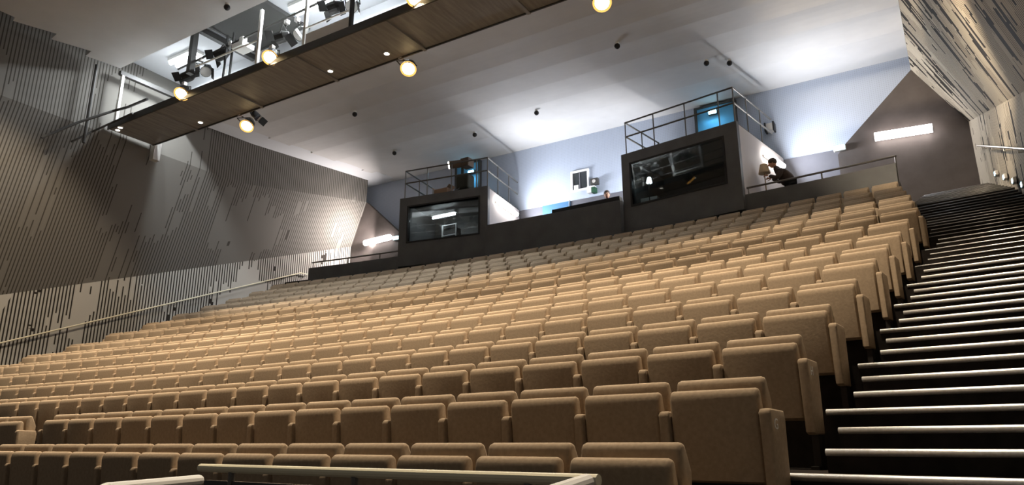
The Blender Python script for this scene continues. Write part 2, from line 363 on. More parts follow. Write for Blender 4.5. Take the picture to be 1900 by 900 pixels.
# ------------------------------------------------------------------ control booths on the gangway
def booth(label, OL, OR, zb, zt, win, tilt):
    OL = Vector((*OL, 0)); OR = Vector((*OR, 0)); ex = (OR-OL).normalized(); ey = Vector((-ex.y, ex.x, 0)); w = (OR-OL).length
    def P(s, d): return OL + ex*s + ey*d
    def back(s): q = P(s, 0); return (20.02-q.y)/ey.y
    def slab(m_, s0, s1, d0, d1, z0, z1):
        p = [P(s0, d0), P(s1, d0), P(s1, d1 if d1 is not None else back(s1)), P(s0, d1 if d1 is not None else back(s0))]
        m_.prism([(q.x, q.y) for q in p], z0, z1)
    t = empty('control_booth', (P(w/2, 0).x, P(w/2, 0).y, zb), label, 'booth')
    a0, a1, wz0, wz1 = win
    f = MB(); slab(f, 0, a0, 0, .14, zb, zt); slab(f, a1, w, 0, .14, zb, zt); slab(f, a0, a1, 0, .14, zb, wz0); slab(f, a0, a1, 0, .14, wz1, zt)
    f.build('front_wall', M['parapet'], t)
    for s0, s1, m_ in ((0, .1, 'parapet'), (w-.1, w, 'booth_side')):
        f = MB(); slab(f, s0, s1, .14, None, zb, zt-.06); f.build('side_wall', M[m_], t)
    f = MB(); slab(f, .06, w-.06, .1, None, zt-.12, zt+.03); rf = f.build('roof', M['darkgrey'], t)
    f = MB(); slab(f, .1, w-.1, .2, 1.9, zb+.02, zb+.08); f.build('booth_floor', M['carpet'], t)
    f = MB(); slab(f, .1, w-.1, 2.2, 2.26, zb+.05, zt-.12); f.build('partition', M['darkgrey'], t)
    f = MB()
    for (s0, s1, z0, z1) in ((a0-.05, a0, wz0-.05, wz1+.05), (a1, a1+.05, wz0-.05, wz1+.05), (a0, a1, wz0-.05, wz0), (a0, a1, wz1, wz1+.05)): slab(f, s0, s1, -.015, .13, z0, z1)
    fr = f.build('window_frame', M['black'], t)
    f = MB(); p = [P(a0, .10), P(a1, .10), P(a1, .108), P(a0, .108)]; p2 = [P(a0, .10-tilt), P(a1, .10-tilt), P(a1, .108-tilt), P(a0, .108-tilt)]
    f.hexa([(q.x, q.y, wz0) for q in p], [(q.x, q.y, wz1) for q in p2]); f.build('window_pane', M['glass'], fr)
    f = MB(); slab(f, .12, w-.12, .16, .85, wz0-.30, wz0-.24); f.build('desk', M['black'], t)
    # railing round the roof
    rl = MB(); zr_, zm = zt+.98, zt+.55
    dB = 2.0; i0, i1, di = .12, w-.06, .10
    for z in (zr_, zm):
        rl.tube([tuple(P(i0, dB)+Vector((0, 0, z))), tuple(P(i0, di)+Vector((0, 0, z))), tuple(P(i1, di)+Vector((0, 0, z))), tuple(P(i1, min(2.6, back(i1)))+Vector((0, 0, z)))], .024)
    ra = rl.build('railing', M['rail'], t)
    for (s, d) in ((i0, di), (w*.30, di), (w*.58, di), (w*.86, di), (i1, di), (i0, 1.0), (i0, 1.95), (i1, .9), (i1, 1.8)):
        q = P(s, d); k = MB(); k.cyl((q.x, q.y, zt+.02), (q.x, q.y, zr_), .018, 8); k.build('post', M['rail'], ra)
    return t, P, back, w
rb, RP, RB, RWID = booth('dark control booth with wide window on the right of the gangway', (-7.14, 17.5), (-3.80, 16.95), ZG, 7.73, (.30, 2.98, 6.20, 7.38), .10)
lb, LP, LB, LWID = booth('dark control booth with lit window on the left of the gangway', (-14.75, 17.03), (-11.61, 17.5), ZG, 7.70, (.34, 2.86, 6.20, 7.36), 0.0)

def strip_light(label, a, b, normal, power, color, r=.07, hood=None, glow=None):
    a = Vector(a); b = Vector(b); n = Vector(normal).normalized(); mid = (a+b)/2
    t = empty('strip_light', tuple(mid - n*.08), label, 'light')
    f = MB(); d = (b-a).normalized(); up = d.cross(n).normalized()
    def cbox(u0, u1, n0, n1):
        q = [a+up*u0+n*n0, b+up*u0+n*n0, b+up*u1+n*n0, a+up*u1+n*n0]; q2 = [a+up*u0+n*n1, b+up*u0+n*n1, b+up*u1+n*n1, a+up*u1+n*n1]
        f.hexa([tuple(p) for p in q], [tuple(p) for p in q2])
    cbox(-r*.5, r*.5, -.10 if r < .1 else -.17, -.02); f.build('housing', M['pale'], t)
    k = MB(); k.cyl(tuple(a), tuple(b), r, 14); k.build('tube', glow or M['gang'], t, smooth=False)
    area('bulb', tuple(mid + n*(r+.03)), n, d, (b-a).length, .16, power, color, t)
    return t
# luminaires on booth sides and end walls
q0, q1 = LP(LWID+.10, .55), LP(LWID+.10, 2.1); nrm = LP(1, 0)-LP(0, 0)
strip_light('white strip light on the right side of the left booth', (q0.x, q0.y, 7.36), (q1.x, q1.y, 7.36), (nrm.x, nrm.y, .35), LIGHT['gang'], COOL)
q0, q1 = RP(RWID+.10, 1.55), RP(RWID+.10, 2.75); nrm = RP(1, 0)-RP(0, 0)
strip_light('white strip light on the right side of the right booth', (q0.x, q0.y, 7.30), (q1.x, q1.y, 7.30), (nrm.x, nrm.y, .35), LIGHT['gang'], COOL)
q0, q1 = RP(-.10, .9), RP(-.10, 2.2); nrm = RP(0, 0)-RP(1, 0)
strip_light('white strip light on the left side of the right booth', (q0.x, q0.y, 7.36), (q1.x, q1.y, 7.36), (nrm.x, nrm.y, .35), LIGHT['gang']*.45, COOL)
strip_light('long white strip light on the dark end wall by right aisle', (-.92, 19.32, 7.50), (.36, 19.32, 7.44), (0, -1, -.1), LIGHT['end'], PINK, r=.11, glow=M['endtube'])
strip_light('short white strip light on the dark end wall by left aisle', (-18.38, 19.32, 7.27), (-17.15, 19.32, 7.32), (-1, -.8, .1), LIGHT['end']*50, PINK, r=.11, glow=M['endtube'])

# ------------------------------------------------------------------ gangway parapets and guard rails
def arc_wall(name, label, xs, yoff, zb, zt, thick, m='parapet', cat='parapet'):
    b = MB()
    for a, c in zip(xs[:-1], xs[1:]):
        p = [(a, front_arc(a)+yoff), (c, front_arc(c)+yoff), (c, front_arc(c)+yoff+thick), (a, front_arc(a)+yoff+thick)]
        b.prism(p, zb, zt)
    return tag(b.build(name, M[m]), label, cat)
arc_wall('parapet', 'charcoal parapet wall between the two control booths', [-11.60, -10.5, -9.4, -8.3, -7.17], -.05, 4.55, 6.36, .3)
arc_wall('parapet', 'low charcoal parapet from right booth to right aisle', [-3.78, -2.6, -1.5, -.48], -.10, 4.55, 5.80, .14)
arc_wall('parapet', 'low charcoal parapet from left booth to left wall', [-18.45, -17.2, -16, -14.78], -.10, 4.55, 5.78, .14)
def guard(label, xs, z, posts):
    t = empty('guard_rail', (xs[0], front_arc(xs[0])-.03, 5.78), label, 'railing')
    k = MB(); k.tube([(x, front_arc(x)-.03, z) for x in xs], .026); k.build('top_rail', M['rail'], t)
    for x, zb in posts:
        k = MB(); k.cyl((x, front_arc(x)-.03, zb), (x, front_arc(x)-.03, z), .018, 8); k.build('post', M['rail'], t)
guard('dark guard rail on low parapet right of the right booth', [-3.74, -2.6, -1.5, -.44], 5.98, [(-3.7, 5.79), (-2.0, 5.79), (-.47, 5.2)])
guard('dark guard rail on low parapet left of the left booth', [-18.4, -17.2, -16, -14.82], 5.98, [(-18.35, 5.77), (-16.9, 5.77), (-15.6, 5.77)])

# things on the booths, gangway and back wall
t = empty('follow_spot', (-13.0, 18.0, 7.73), 'brown follow spot with white lens on left booth roof', 'spotlight')
k = MB(); k.cyl((-13.28, 17.75, 8.82), (-12.78, 18.05, 8.90), .13, 14); k.box(-12.95, 17.85, 8.72, -12.62, 18.2, 9.02, bev=.03); k.build('lamp_housing', mat('brown_lamp_housing', (.10, .065, .04), .5), t)
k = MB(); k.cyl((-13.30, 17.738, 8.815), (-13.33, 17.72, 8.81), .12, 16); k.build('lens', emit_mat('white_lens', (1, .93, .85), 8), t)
k = MB(); k.cyl((-12.95, 18.0, 7.95), (-12.95, 18.0, 8.75), .05, 10); k.box(-13.12, 17.85, 7.95, -12.62, 18.25, 8.45, bev=.06); k.build('stand', mat('dark_green_drape', (.035, .035, .024), .8), t)
for an in (0.4, 2.5, 4.6):
    k = MB(); k.cyl((-12.95, 18.0, 8.1), (-12.95+.42*math.cos(an), 18.0+.42*math.sin(an), 7.745), .022, 8); k.build('leg', M['black'], t)
t = empty('cardboard_box', (-13.75, 18.1, 7.73), 'brown cardboard box lying on left booth roof', 'box')
k = MB(); k.box(-14.05, 17.9, 7.735, -13.5, 18.25, 8.14, bev=.008); k.build('carton', M['card'], t)
for sx in (-1, 1):
    k = MB(); k.hexa([(-13.775+sx*.27, 17.9, 8.14), (-13.775+sx*.27, 18.25, 8.14), (-13.775+sx*.36, 18.25, 8.23), (-13.775+sx*.36, 17.9, 8.23)], [(-13.775+sx*.27, 17.9, 8.147), (-13.775+sx*.27, 18.25, 8.147), (-13.775+sx*.36, 18.25, 8.237), (-13.775+sx*.36, 17.9, 8.237)]); k.build('flap', M['card'], t)

t = empty('wall_speaker', (-9.14, 20.1, 8.03), 'small dark wall speaker beside the projection window', 'speaker')
k = MB(); k.box(-9.27, 19.98, 8.03, -9.0, 20.13, 8.25, bev=.015); k.build('cabinet', M['darkgrey'], t)
k = MB(); k.cyl((-9.135, 19.982, 8.14), (-9.135, 19.972, 8.14), .06, 14); k.build('cone', M['dimwhite'], t)
k = MB(); k.cyl((-9.135, 20.12, 8.14), (-9.135, 20.2, 8.14), .03, 8); k.build('bracket', M['black'], t)
t = empty('exit_sign', (-9.27, 20.1, 7.79), 'white and green sign box under the small wall speaker', 'sign')
k = MB(); k.box(-9.42, 20.02, 7.79, -9.14, 20.195, 8.02, bev=.015); k.build('sign_box', M['white'], t)
k = MB(); k.box(-9.25, 20.0, 7.77, -9.11, 20.19, 7.96, bev=.01); k.build('green_plate', M['green'], t)
t = empty('wall_box', (-3.57, 20.1, 8.56), 'pale wall box with dark side brackets right of the right booth', 'wall box')
k = MB(); k.box(-3.66, 19.95, 8.58, -3.47, 20.19, 8.80, bev=.015); k.build('casing', M['dimwhite'], t)
for x in (-3.685, -3.455):
    k = MB(); k.box(x-.022, 19.93, 8.56, x+.022, 20.19, 8.83, bev=.006); k.build('bracket', M['black'], t)
for (x, z, lab) in ((-1.78, 7.43, 'blue white emergency light at edge of the right end wall'), (-16.93, 7.27, 'blue white emergency light at edge of the left end wall')):
    t = empty('emergency_light', (x, 19.4, z-.08), lab, 'light')
    k = MB(); k.box(x-.15, 19.4, z-.08, x+.15, 19.5, z+.08, bev=.02); k.build('housing', M['pale'], t)
    k = MB(); k.box(x-.13, 19.35, z-.065, x+.13, 19.402, z+.065, bev=.02); k.build('diffuser', M['led'], t)
    area('bulb', (x, 19.32, z), (0, -1, -.2), (1, 0, 0), .25, .12, 5, (.7, .88, 1), t)

# inside the booths
t = empty('reflection_tube', (-14.0, 18.5, 7.40), 'glowing tube standing in for a reflection in left booth window', 'light')  # added tube inside the booth, imitating a lamp mirrored in the pane
k = MB(); k.box(-14.55, 18.42, 7.44, -13.55, 18.56, 7.52); k.build('housing', M['dimwhite'], t)
k = MB(); k.cyl((-14.52, 18.49, 7.38), (-13.58, 18.49, 7.38), .035, 10); k.build('tube', M['tube'], t)
area('bulb', (-14.05, 18.49, 7.33), (0, 0, -1), (1, 0, 0), .9, .08, 4, COOL, t)
t = empty('equipment_rack', (-13.9, 18.8, 5.48), 'white framed equipment rack behind left booth window', 'rack')
for x in (-14.19, -13.62):
    k = MB(); k.box(x-.02, 18.6, 5.48, x+.02, 18.64, 7.10); k.build('upright', M['white'], t)
for z in (7.08, 6.72, 6.40):
    k = MB(); k.box(-14.19, 18.6, z-.015, -13.62, 18.64, z+.015); k.build('crossbar', M['white'], t)
k = MB(); k.box(-14.15, 18.66, 5.6, -13.66, 18.95, 6.98); k.build('equipment', M['darkgrey'], t)
t = empty('reflection_lamp', (-6.52, 17.95, 5.98), 'glowing lamp standing in for a reflection in right booth window', 'lamp')  # added lamp imitating the bluish spot mirrored in the window
k = MB(); k.cyl((-6.52, 17.95, 5.985), (-6.52, 17.95, 6.01), .09, 14); k.build('base', M['black'], t)
k = MB(); k.tube([(-6.52, 17.95, 6.0), (-6.56, 17.98, 6.6), (-6.52, 17.95, 7.05)], .015); k.build('arm', M['black'], t)
k = MB(); k.cyl((-6.52, 17.93, 6.92), (-6.52, 17.95, 7.08), .085, 14, .05); k.build('shade', emit_mat('reflection_glow', (.8, .95, 1), 5), t)
t = empty('filing_cabinet', (-6.75, 18.4, 5.48), 'pale cabinet seen low in right booth window', 'cabinet')
k = MB(); k.box(-6.98, 18.25, 5.48, -6.42, 18.7, 6.62, bev=.01); k.build('carcass', M['dimwhite'], t)
for z in (5.75, 6.15):
    k = MB(); k.box(-6.95, 18.235, z, -6.45, 18.255, z+.33, bev=.006); k.build('drawer', M['white'], t)
t = empty('mixing_console', (-4.9, 17.6, 5.98), 'black mixing console on right booth desk', 'console')
k = MB(); 
p = [RP(1.0, .2), RP(2.9, .2), RP(2.9, .75), RP(1.0, .75)]
k.hexa([(q.x, q.y, 5.98) for q in p], [(p[0].x, p[0].y, 6.06), (p[1].x, p[1].y, 6.06), (p[2].x, p[2].y, 6.34), (p[3].x, p[3].y, 6.34)]); k.build('console_body', M['black'], t)
q = RP(2.75, .7); k = MB(); k.ball((q.x, q.y, 6.40), .02, 8); k.build('indicator', M['led'], t)

t = empty('sound_desk', (-8.4, 17.7, ZG), 'black sound desk behind the central parapet', 'desk')
k = MB(); k.box(-9.55, 17.72, 5.45, -7.3, 18.30, 6.34, bev=.02); k.build('desk_body', M['black'], t)
k = MB(); k.hexa([(-9.5, 17.75, 6.30), (-7.35, 17.75, 6.30), (-7.35, 18.1, 6.30), (-9.5, 18.1, 6.30)], [(-9.5, 17.75, 6.60), (-7.35, 17.75, 6.64), (-7.35, 17.95, 6.64), (-9.5, 17.95, 6.60)]); k.build('hood', M['black'], t)
k = MB(); k.tube([(-8.95, 17.8, 6.60), (-8.95, 17.8, 6.78), (-8.9, 17.75, 6.80)], .012, 6); k.build('gooseneck', M['steel'], t)

# ------------------------------------------------------------------ people on the gangway
def skin_mesh(name, verts, edges, radii, m, parent, levels=2, root=0):
    me = bpy.data.meshes.new(name); org = parent.location
    me.from_pydata([(v[0]-org.x, v[1]-org.y, v[2]+ZO-org.z) for v in verts], edges, []); me.update()
    o = bpy.data.objects.new(name, me); C.objects.link(o)
    o.modifiers.new('s', 'SKIN'); o.modifiers.new('d', 'SUBSURF').levels = levels
    for i, r in enumerate(radii):
        sv = me.skin_vertices[0].data[i]; sv.radius = r if isinstance(r, tuple) else (r, r); sv.use_root = (i == root)
    dg = bpy.context.evaluated_depsgraph_get(); ev = o.evaluated_get(dg)
    nm = bpy.data.meshes.new_from_object(ev); o.modifiers.clear(); o.data = nm; nm.name = name
    nm.materials.clear(); nm.materials.append(m)
    for p in nm.polygons: p.use_smooth = True
    o.parent = parent; return o
def head(parent, c, face, s=1.0, hair='hair'):
    """face = unit direction the face looks at"""
    f = Vector(face).normalized(); up = Vector((0, 0, 1)); sd = f.cross(up).normalized(); up = sd.cross(f)
    T = Matrix.Translation(c) @ Matrix(((f.x, sd.x, up.x), (f.y, sd.y, up.y), (f.z, sd.z, up.z))).to_4x4()
    def P(a, b_, c_): return T @ Vector((a*s, b_*s, c_*s))
    k = MB(); k.ball((0, 0, 0), 1, 20, (.098*s, .078*s, .118*s)); k.ball((.025*s, 0, -.06*s), .062*s, 14, (1, .9, .9))
    k.ball((.10*s, 0, -.012*s), .02*s, 8, (1, .7, 1.5))
    for e in (-1, 1): k.ball((0, e*.08*s, -.01*s), .025*s, 8, (.6, .35, 1.2))
    k.ball((.088*s, 0, -.062*s), .022*s, 8, (.4, 1.2, .35))
    bmesh.ops.transform(k.bm, matrix=T, verts=k.bm.verts[:])
    h = k.build('head', M['skin'], parent, smooth=True)
    k = MB()
    for e in (-1, 1): k.ball((.088*s, e*.032*s, .012*s), .011*s, 8)
    bmesh.ops.transform(k.bm, matrix=T, verts=k.bm.verts[:]); k.build('eyes', M['black'], h)
    k = MB(); k.ball((-.022*s, 0, .036*s), 1, 18, (.112*s, .096*s, .112*s)); bmesh.ops.transform(k.bm, matrix=T, verts=k.bm.verts[:]); k.build('hair', M[hair], h, smooth=True)
def hand(parent, wrist, d, palm_n, s=1.0):
    """palm with five separate bent fingers; d points from wrist to fingertips, palm_n out of the palm"""
    w = Vector(wrist); d = Vector(d).normalized(); n = Vector(palm_n); n = (n-d*n.dot(d)).normalized(); sd = d.cross(n)
    vs_ = [w, w+d*.045*s, w+d*.085*s]; ed = [(0, 1), (1, 2)]; ra = [(.022*s, .018*s), (.036*s, .017*s), (.038*s, .014*s)]
    for i, (o_, L) in enumerate(((-.028, .065), (-.009, .075), (.010, .07), (.028, .055))):
        b0 = w+d*.085*s+sd*o_*s; b1 = b0+(d*.6+n*.25)*L*.6*s; b2 = b1+(d*.35+n*.8)*L*.55*s
        i0 = len(vs_); vs_ += [b0, b1, b2]; ed += [(2, i0), (i0, i0+1), (i0+1, i0+2)]; ra += [.009*s, .0085*s, .0075*s]
    b0 = w+d*.03*s-sd*.035*s; b1 = b0-sd*.025*s+d*.03*s+n*.01*s; b2 = b1+d*.03*s+n*.012*s
    i0 = len(vs_); vs_ += [b0, b1, b2]; ed += [(1, i0), (i0, i0+1), (i0+1, i0+2)]; ra += [.013*s, .010*s, .008*s]
    skin_mesh('hand', [tuple(v) for v in vs_], ed, ra, M['skin'], parent, 1)

# person bending towards the lamp stand, right of the right booth
px, py = -2.86, 18.0
p1 = empty('person', (px, py, ZG), 'person in dark brown jacket bending over beside right booth', 'person')
V_ = [(px, py, 6.18), (px-.08, py, 6.36), (px-.20, py-.02, 6.52), (px-.28, py-.03, 6.62), (px-.33, py-.05, 6.72),
      (px-.16, py-.20, 6.50), (px-.26, py-.27, 6.32), (px-.45, py-.24, 6.42),
      (px-.17, py+.19, 6.52), (px-.28, py+.24, 6.36), (px-.45, py+.12, 6.46)]
E_ = [(0, 1), (1, 2), (2, 3), (3, 4), (2, 5), (5, 6), (6, 7), (2, 8), (8, 9), (9, 10)]
skin_mesh('jacket', V_, E_, [(.17, .19), (.18, .20), (.17, .20), (.09, .09), (.06, .06), .085, .062, .045, .085, .062, .045], M['jacket'], p1)
V_ = [(px, py, 6.18), (px+.02, py-.11, 6.10), (px-.06, py-.12, 5.78), (px+.03, py-.12, 5.47), (px-.12, py-.12, 5.43), (px+.02, py+.11, 6.10), (px-.03, py+.12, 5.78), (px+.08, py+.12, 5.47), (px-.07, py+.12, 5.43)]
skin_mesh('trousers', V_, [(0, 1), (1, 2), (2, 3), (3, 4), (0, 5), (5, 6), (6, 7), (7, 8)], [(.15, .17), .10, .07, .055, .045, .10, .07, .055, .045], M['trousers'], p1)
head(p1, (px-.37, py-.06, 6.80), (-1, -.15, -.35))
hand(p1, (px-.46, py-.235, 6.425), (-1, .1, .25), (0, .6, -1)); hand(p1, (px-.46, py+.115, 6.465), (-1, -.2, .2), (0, -.6, -1))
# the lamp on a thin stand the person handles
t = empty('lamp_stand', (-3.44, 17.92, ZG), 'tan work lamp on thin stand before the bending person', 'lamp')
k = MB(); k.cyl((-3.44, 17.92, ZG+.02), (-3.44, 17.92, 6.62), .014, 8); k.build('pole', mat('brass_pole', (.25, .17, .08), .4, .6), t)
k = MB(); k.cyl((-3.44, 17.92, ZG+.005), (-3.44, 17.92, ZG+.03), .14, 16); k.build('base', M['black'], t)
k = MB(); k.cyl((-3.44, 17.92, 6.56), (-3.44, 17.92, 6.80), .15, 16, .09); k.build('shade', M['tan'], t)
# person seated at the sound desk
px, py = -8.02, 18.45
p2 = empty('person', (px, py, ZG), 'brown haired person in dark violet shirt seated behind central parapet', 'person')
V_ = [(px, py+.08, 6.14), (px, py+.06, 6.39), (px, py, 6.62), (px, py, 6.74), (px-.19, py, 6.62), (px-.25, py-.12, 6.44), (px-.2, py-.3, 6.54), (px+.19, py, 6.62), (px+.25, py-.12, 6.44), (px+.2, py-.3, 6.54)]
skin_mesh('shirt', V_, [(0, 1), (1, 2), (2, 3), (2, 4), (4, 5), (5, 6), (2, 7), (7, 8), (8, 9)], [(.15, .12), (.16, .12), (.15, .11), .055, .07, .055, .042, .07, .055, .042], M['shirt'], p2)
V_ = [(px, py+.08, 6.12), (px-.1, py+.05, 6.11), (px-.12, py-.04, 6.07), (px-.12, py-.04, 5.5), (px-.12, py-.06, 5.45), (px+.1, py+.05, 6.11), (px+.12, py-.04, 6.07), (px+.12, py-.04, 5.5), (px+.12, py-.06, 5.45)]
skin_mesh('trousers', V_, [(0, 1), (1, 2), (2, 3), (3, 4), (0, 5), (5, 6), (6, 7), (7, 8)], [(.15, .13), .09, .075, .05, .045, .09, .075, .05, .045], M['trousers'], p2)
head(p2, (px, py-.02, 6.88), (.35, -1, 0))
hand(p2, (px-.2, py-.31, 6.54), (0, -1, -.1), (0, 0, -1)); hand(p2, (px+.2, py-.31, 6.54), (0, -1, -.1), (0, 0, -1))
p2.location.z += .12
t = empty('stool', (px, py+.12, ZG), 'stool under the seated person behind the parapet', 'stool')
k = MB(); k.cyl((px, py+.12, 5.92), (px, py+.12, 5.98), .19, 18); k.build('seat', M['black'], t)
for an in (.8, 2.4, 3.9, 5.5):
    k = MB(); k.cyl((px+.13*math.cos(an), py+.12+.13*math.sin(an), 5.92), (px+.2*math.cos(an), py+.12+.2*math.sin(an), ZG+.005), .015, 8); k.build('leg', M['steel'], t)

# ------------------------------------------------------------------ catwalk under the ceiling slot
CX0, CX1, CY0, CY1, CZ = -18.62, -1.2, 9.47, 10.75, 8.20
ct = empty('catwalk', (-10, 10.1, CZ), 'long dark lighting catwalk hanging below the ceiling', 'catwalk')
k = MB(); k.box(CX0, CY0, CZ, CX1, CY1, CZ+.10); k.build('deck', M['deck'], ct)
for y in (CY0-.03, CY1):
    k = MB(); k.box(CX0, y, CZ-.03, CX1, y+.03, CZ+.16); k.build('edge_beam', M['darkgrey'], ct)
for x in (-16.6, -14.0, -11.4, -8.8, -6.2):
    k = MB(); k.box(x-.04, CY0, CZ-.035, x+.04, CY1+.05, CZ); k.build('cross_beam', M['deck'], ct)
for x in (-18.32, -12.68, -11.14, -9.75, -6.8, -3.6):
    k = MB(); k.box(x-.035, CY0-.02, CZ+.1, x+.035, CY0+.05, 9.8); k.build('hanger', M['pale' if x not in (-9.75,) else 'black'], ct)
k = MB(); k.box(-15.52, 9.55, 9.0, -15.38, 9.69, 10.45); k.build('hanger', M['darkgrey'], ct)
for x in (-18.5, -15.6, -12.2, -9.0, -5.8):
    k = MB(); k.box(x-.03, CY1-.06, CZ+.1, x+.03, CY1, 9.7 if x > -18 else 9.0); k.build('hanger', M['pale'], ct)
k = MB(); k.box(-18.4, 9.4, 9.72, -18.28, CY1+.3, 9.84); k.build('top_beam', M['darkgrey'], ct); k = MB(); k.box(-15.5, 9.4, 10.25, -15.36, 11.5, 10.40); k.build('top_beam', M['darkgrey'], ct)
for z in (8.55, 8.85, 9.2):
    k = MB(); k.tube([(CX0+.15, CY1-.03, z), (CX1, CY1-.03, z)], .022, 8); k.build('guard_rail', M['rail'], ct)
k = MB(); k.tube([(-15.0, CY0, 9.0), (-12.7, CY0, 9.0)], .022, 8); k.build('guard_rail', M['pale'], ct); k = MB(); k.tube([(-11.1, CY0, 8.78), (-9.8, CY0, 8.78)], .022, 8); k.build('guard_rail', M['pale'], ct)
k = MB(); k.box(-11.08, CY0-.01, CZ+.17, -9.8, CY0+.02, 8.62); k.build('toe_board', M['white'], ct)
# access rails at the left end
k = MB()
k.tube([(-16.9+.0, 9.45, 8.62), (-17.8, 9.45, 8.62), (-18.2, 9.3, 8.55), (-18.42, 8.6, 8.0), (-18.6, 7.9, 7.35)], .035)
k.tube([(-17.4, 9.4, 8.32), (-18.2, 9.35, 8.25), (-18.5, 9.0, 7.9), (-18.6, 8.6, 7.5)], .028)
k.build('access_rail', M['darkgrey'], ct)
k = MB(); k.cyl((-18.4, 8.8, 7.5), (-18.4, 8.8, 9.75), .04, 8); k.build('access_post', M['darkgrey'], ct)
k = MB(); k.box(-18.7, 10.75, 7.75, -18.5, 10.95, 8.35); k.build('bracket', M['dimwhite'], ct)
# dark hatch in the slot ceiling
t = empty('ceiling_hatch', (-14.1, 10.5, 10.40), 'dark rectangular hatch in the recess above catwalk', 'hatch')
k = MB(); k.box(-15.1, 9.75, 10.34, -13.1, 11.2, 10.42); k.build('hatch_panel', mat('hatch_grey', (.08, .08, .075), .7), t)
k = MB(); k.box(-15.16, 9.69, 10.32, -15.1, 11.26, 10.42); k.box(-13.1, 9.69, 10.32, -13.04, 11.26, 10.42); k.box(-15.1, 11.2, 10.32, -13.1, 11.26, 10.42); k.build('hatch_frame', M['darkgrey'], t)
for x0, lab in ((-17.6, 'leftmost glowing fluorescent light above the catwalk'), (-12.75, 'middle glowing fluorescent light above the catwalk'), (-11.3, 'rightmost glowing fluorescent light above the catwalk')):
    t = empty('fluorescent_light', (x0+.55, 10.4, 10.25), lab, 'light', 'fluorescent lights above the catwalk')
    k = MB(); k.box(x0, 10.25, 10.33, x0+1.1, 10.62, 10.42); k.build('housing', M['pale'], t)
    for y in (10.33, 10.53):
        k = MB(); k.cyl((x0+.03, y, 10.29), (x0+1.07, y, 10.29), .06, 10); k.build('tube', M['tube'], t)
    area('bulb', (x0+.55, 10.43, 10.2), (0, 0, -1), (1, 0, 0), 1.0, .3, LIGHT['slot'], (.9, .96, 1), t)

def par_can(label, c, d, lit, hang, group, m_body='black', rad=.13, power=0, aim=None, angle=112, blend=.35, glow='warm'):
    """stage lamp: c = middle of the lens, d = where it points, hang = point its clamp grips"""
    c = Vector(c); d = Vector(d).normalized(); sd = d.cross(Vector((0, 0, 1))).normalized(); hang = Vector(hang)
    t = empty('house_light' if lit else 'stage_light', tuple(c), label, 'light' if lit else 'stage light', group)
    k = MB(); k.cyl(tuple(c), tuple(c-d*.20), rad, 16, cap=False); k.cyl(tuple(c-d*.20), tuple(c-d*.34), rad, 16, rad*.55)
    k.build('can', M[m_body], t)
    k = MB(); k.cyl(tuple(c-d*.01), tuple(c-d*.03), rad*.94, 18); k.build('lens', M[glow] if lit else M['dimwhite'], t)
    if lit: k = MB(); k.cyl(tuple(c+d*.0), tuple(c-d*.05), rad*1.22, 20, rad*.97, cap=False); k.build('halo_ring', M['amber'], t)  # glowing ring that imitates the yellow halo round the lens
    k = MB(); mid = c-d*.16
    k.tube([tuple(mid+sd*(rad+.02)), tuple(mid+sd*(rad+.02)+(hang-mid)*.6), tuple(mid-sd*(rad+.02)+(hang-mid)*.6), tuple(mid-sd*(rad+.02))], .013, 6)
    k.cyl(tuple(mid+(hang-mid)*.6), tuple(hang), .02, 8); k.build('yoke', M['darkgrey'], t)
    k = MB(); k.box(hang.x-.05, hang.y-.05, hang.z-.05, hang.x+.05, hang.y+.05, hang.z+.05, bev=.01); k.build('clamp', M['steel'], t)
    if not lit:
        q = c; u = d.cross(sd)
        for sgn in (1, -1):
            k = MB(); a = q+sd*sgn*rad; 
            k.hexa([tuple(a-u*rad), tuple(a+u*rad), tuple(a+u*rad+d*.16+sd*sgn*.08), tuple(a-u*rad+d*.16+sd*sgn*.08)], [tuple(a-u*rad+sd*.006), tuple(a+u*rad+sd*.006), tuple(a+u*rad+d*.16+sd*(sgn*.08+.006)), tuple(a-u*rad+d*.16+sd*(sgn*.08+.006))]); k.build('barn_door', M['black'], t)
    if power: spot('bulb', tuple(c+d*.03), aim or tuple(c+Vector((0, .1, -1))), power, WARM, angle, blend, t)
    return t
G1 = 'warm house lights on the catwalk'
for (c, lab) in (((-15.28, 9.36, 8.28), 'leftmost warm glowing house light on the near catwalk edge'), ((-12.08, 9.36, 8.30), 'second warm glowing house light along the near catwalk edge'),
                 ((-7.93, 9.36, 8.32), 'third warm glowing house light along near catwalk edge, at the top of the photo')):
    par_can(lab, c, (.30, -.55, -.78), True, (c[0]-.08, 9.46, 8.62), G1, power=LIGHT['house'], aim=(c[0], c[1]-.05, 0), angle=84, blend=.3, rad=.15)
for (c, lab) in (((-14.79, 10.95, 7.92), 'warm glowing house light under far catwalk edge, near the left wall'), ((-9.40, 10.95, 7.98), 'warm glowing house light under far catwalk edge, above the left booth'), ((-1.55, 10.95, 7.98), 'added unseen house light under far catwalk edge, closest to the right wall'),  # the one nearest the right wall is added to light the right-hand rows
                 ((-4.70, 10.95, 7.98), 'warm glowing house light under far catwalk edge, at top right')):
    par_can(lab, c, (.30, -.55, -.78), True, (c[0]-.08, 10.78, 8.22), G1, power=LIGHT['house'], aim=(c[0], 10.1, 2), angle=86, blend=.3, rad=.15)
par_can('dark unlit stage lamp under far catwalk edge near the left wall', (-14.35, 10.95, 8.05), (.6, .2, -.6), False, (-14.35, 10.78, 8.25), None, rad=.09)
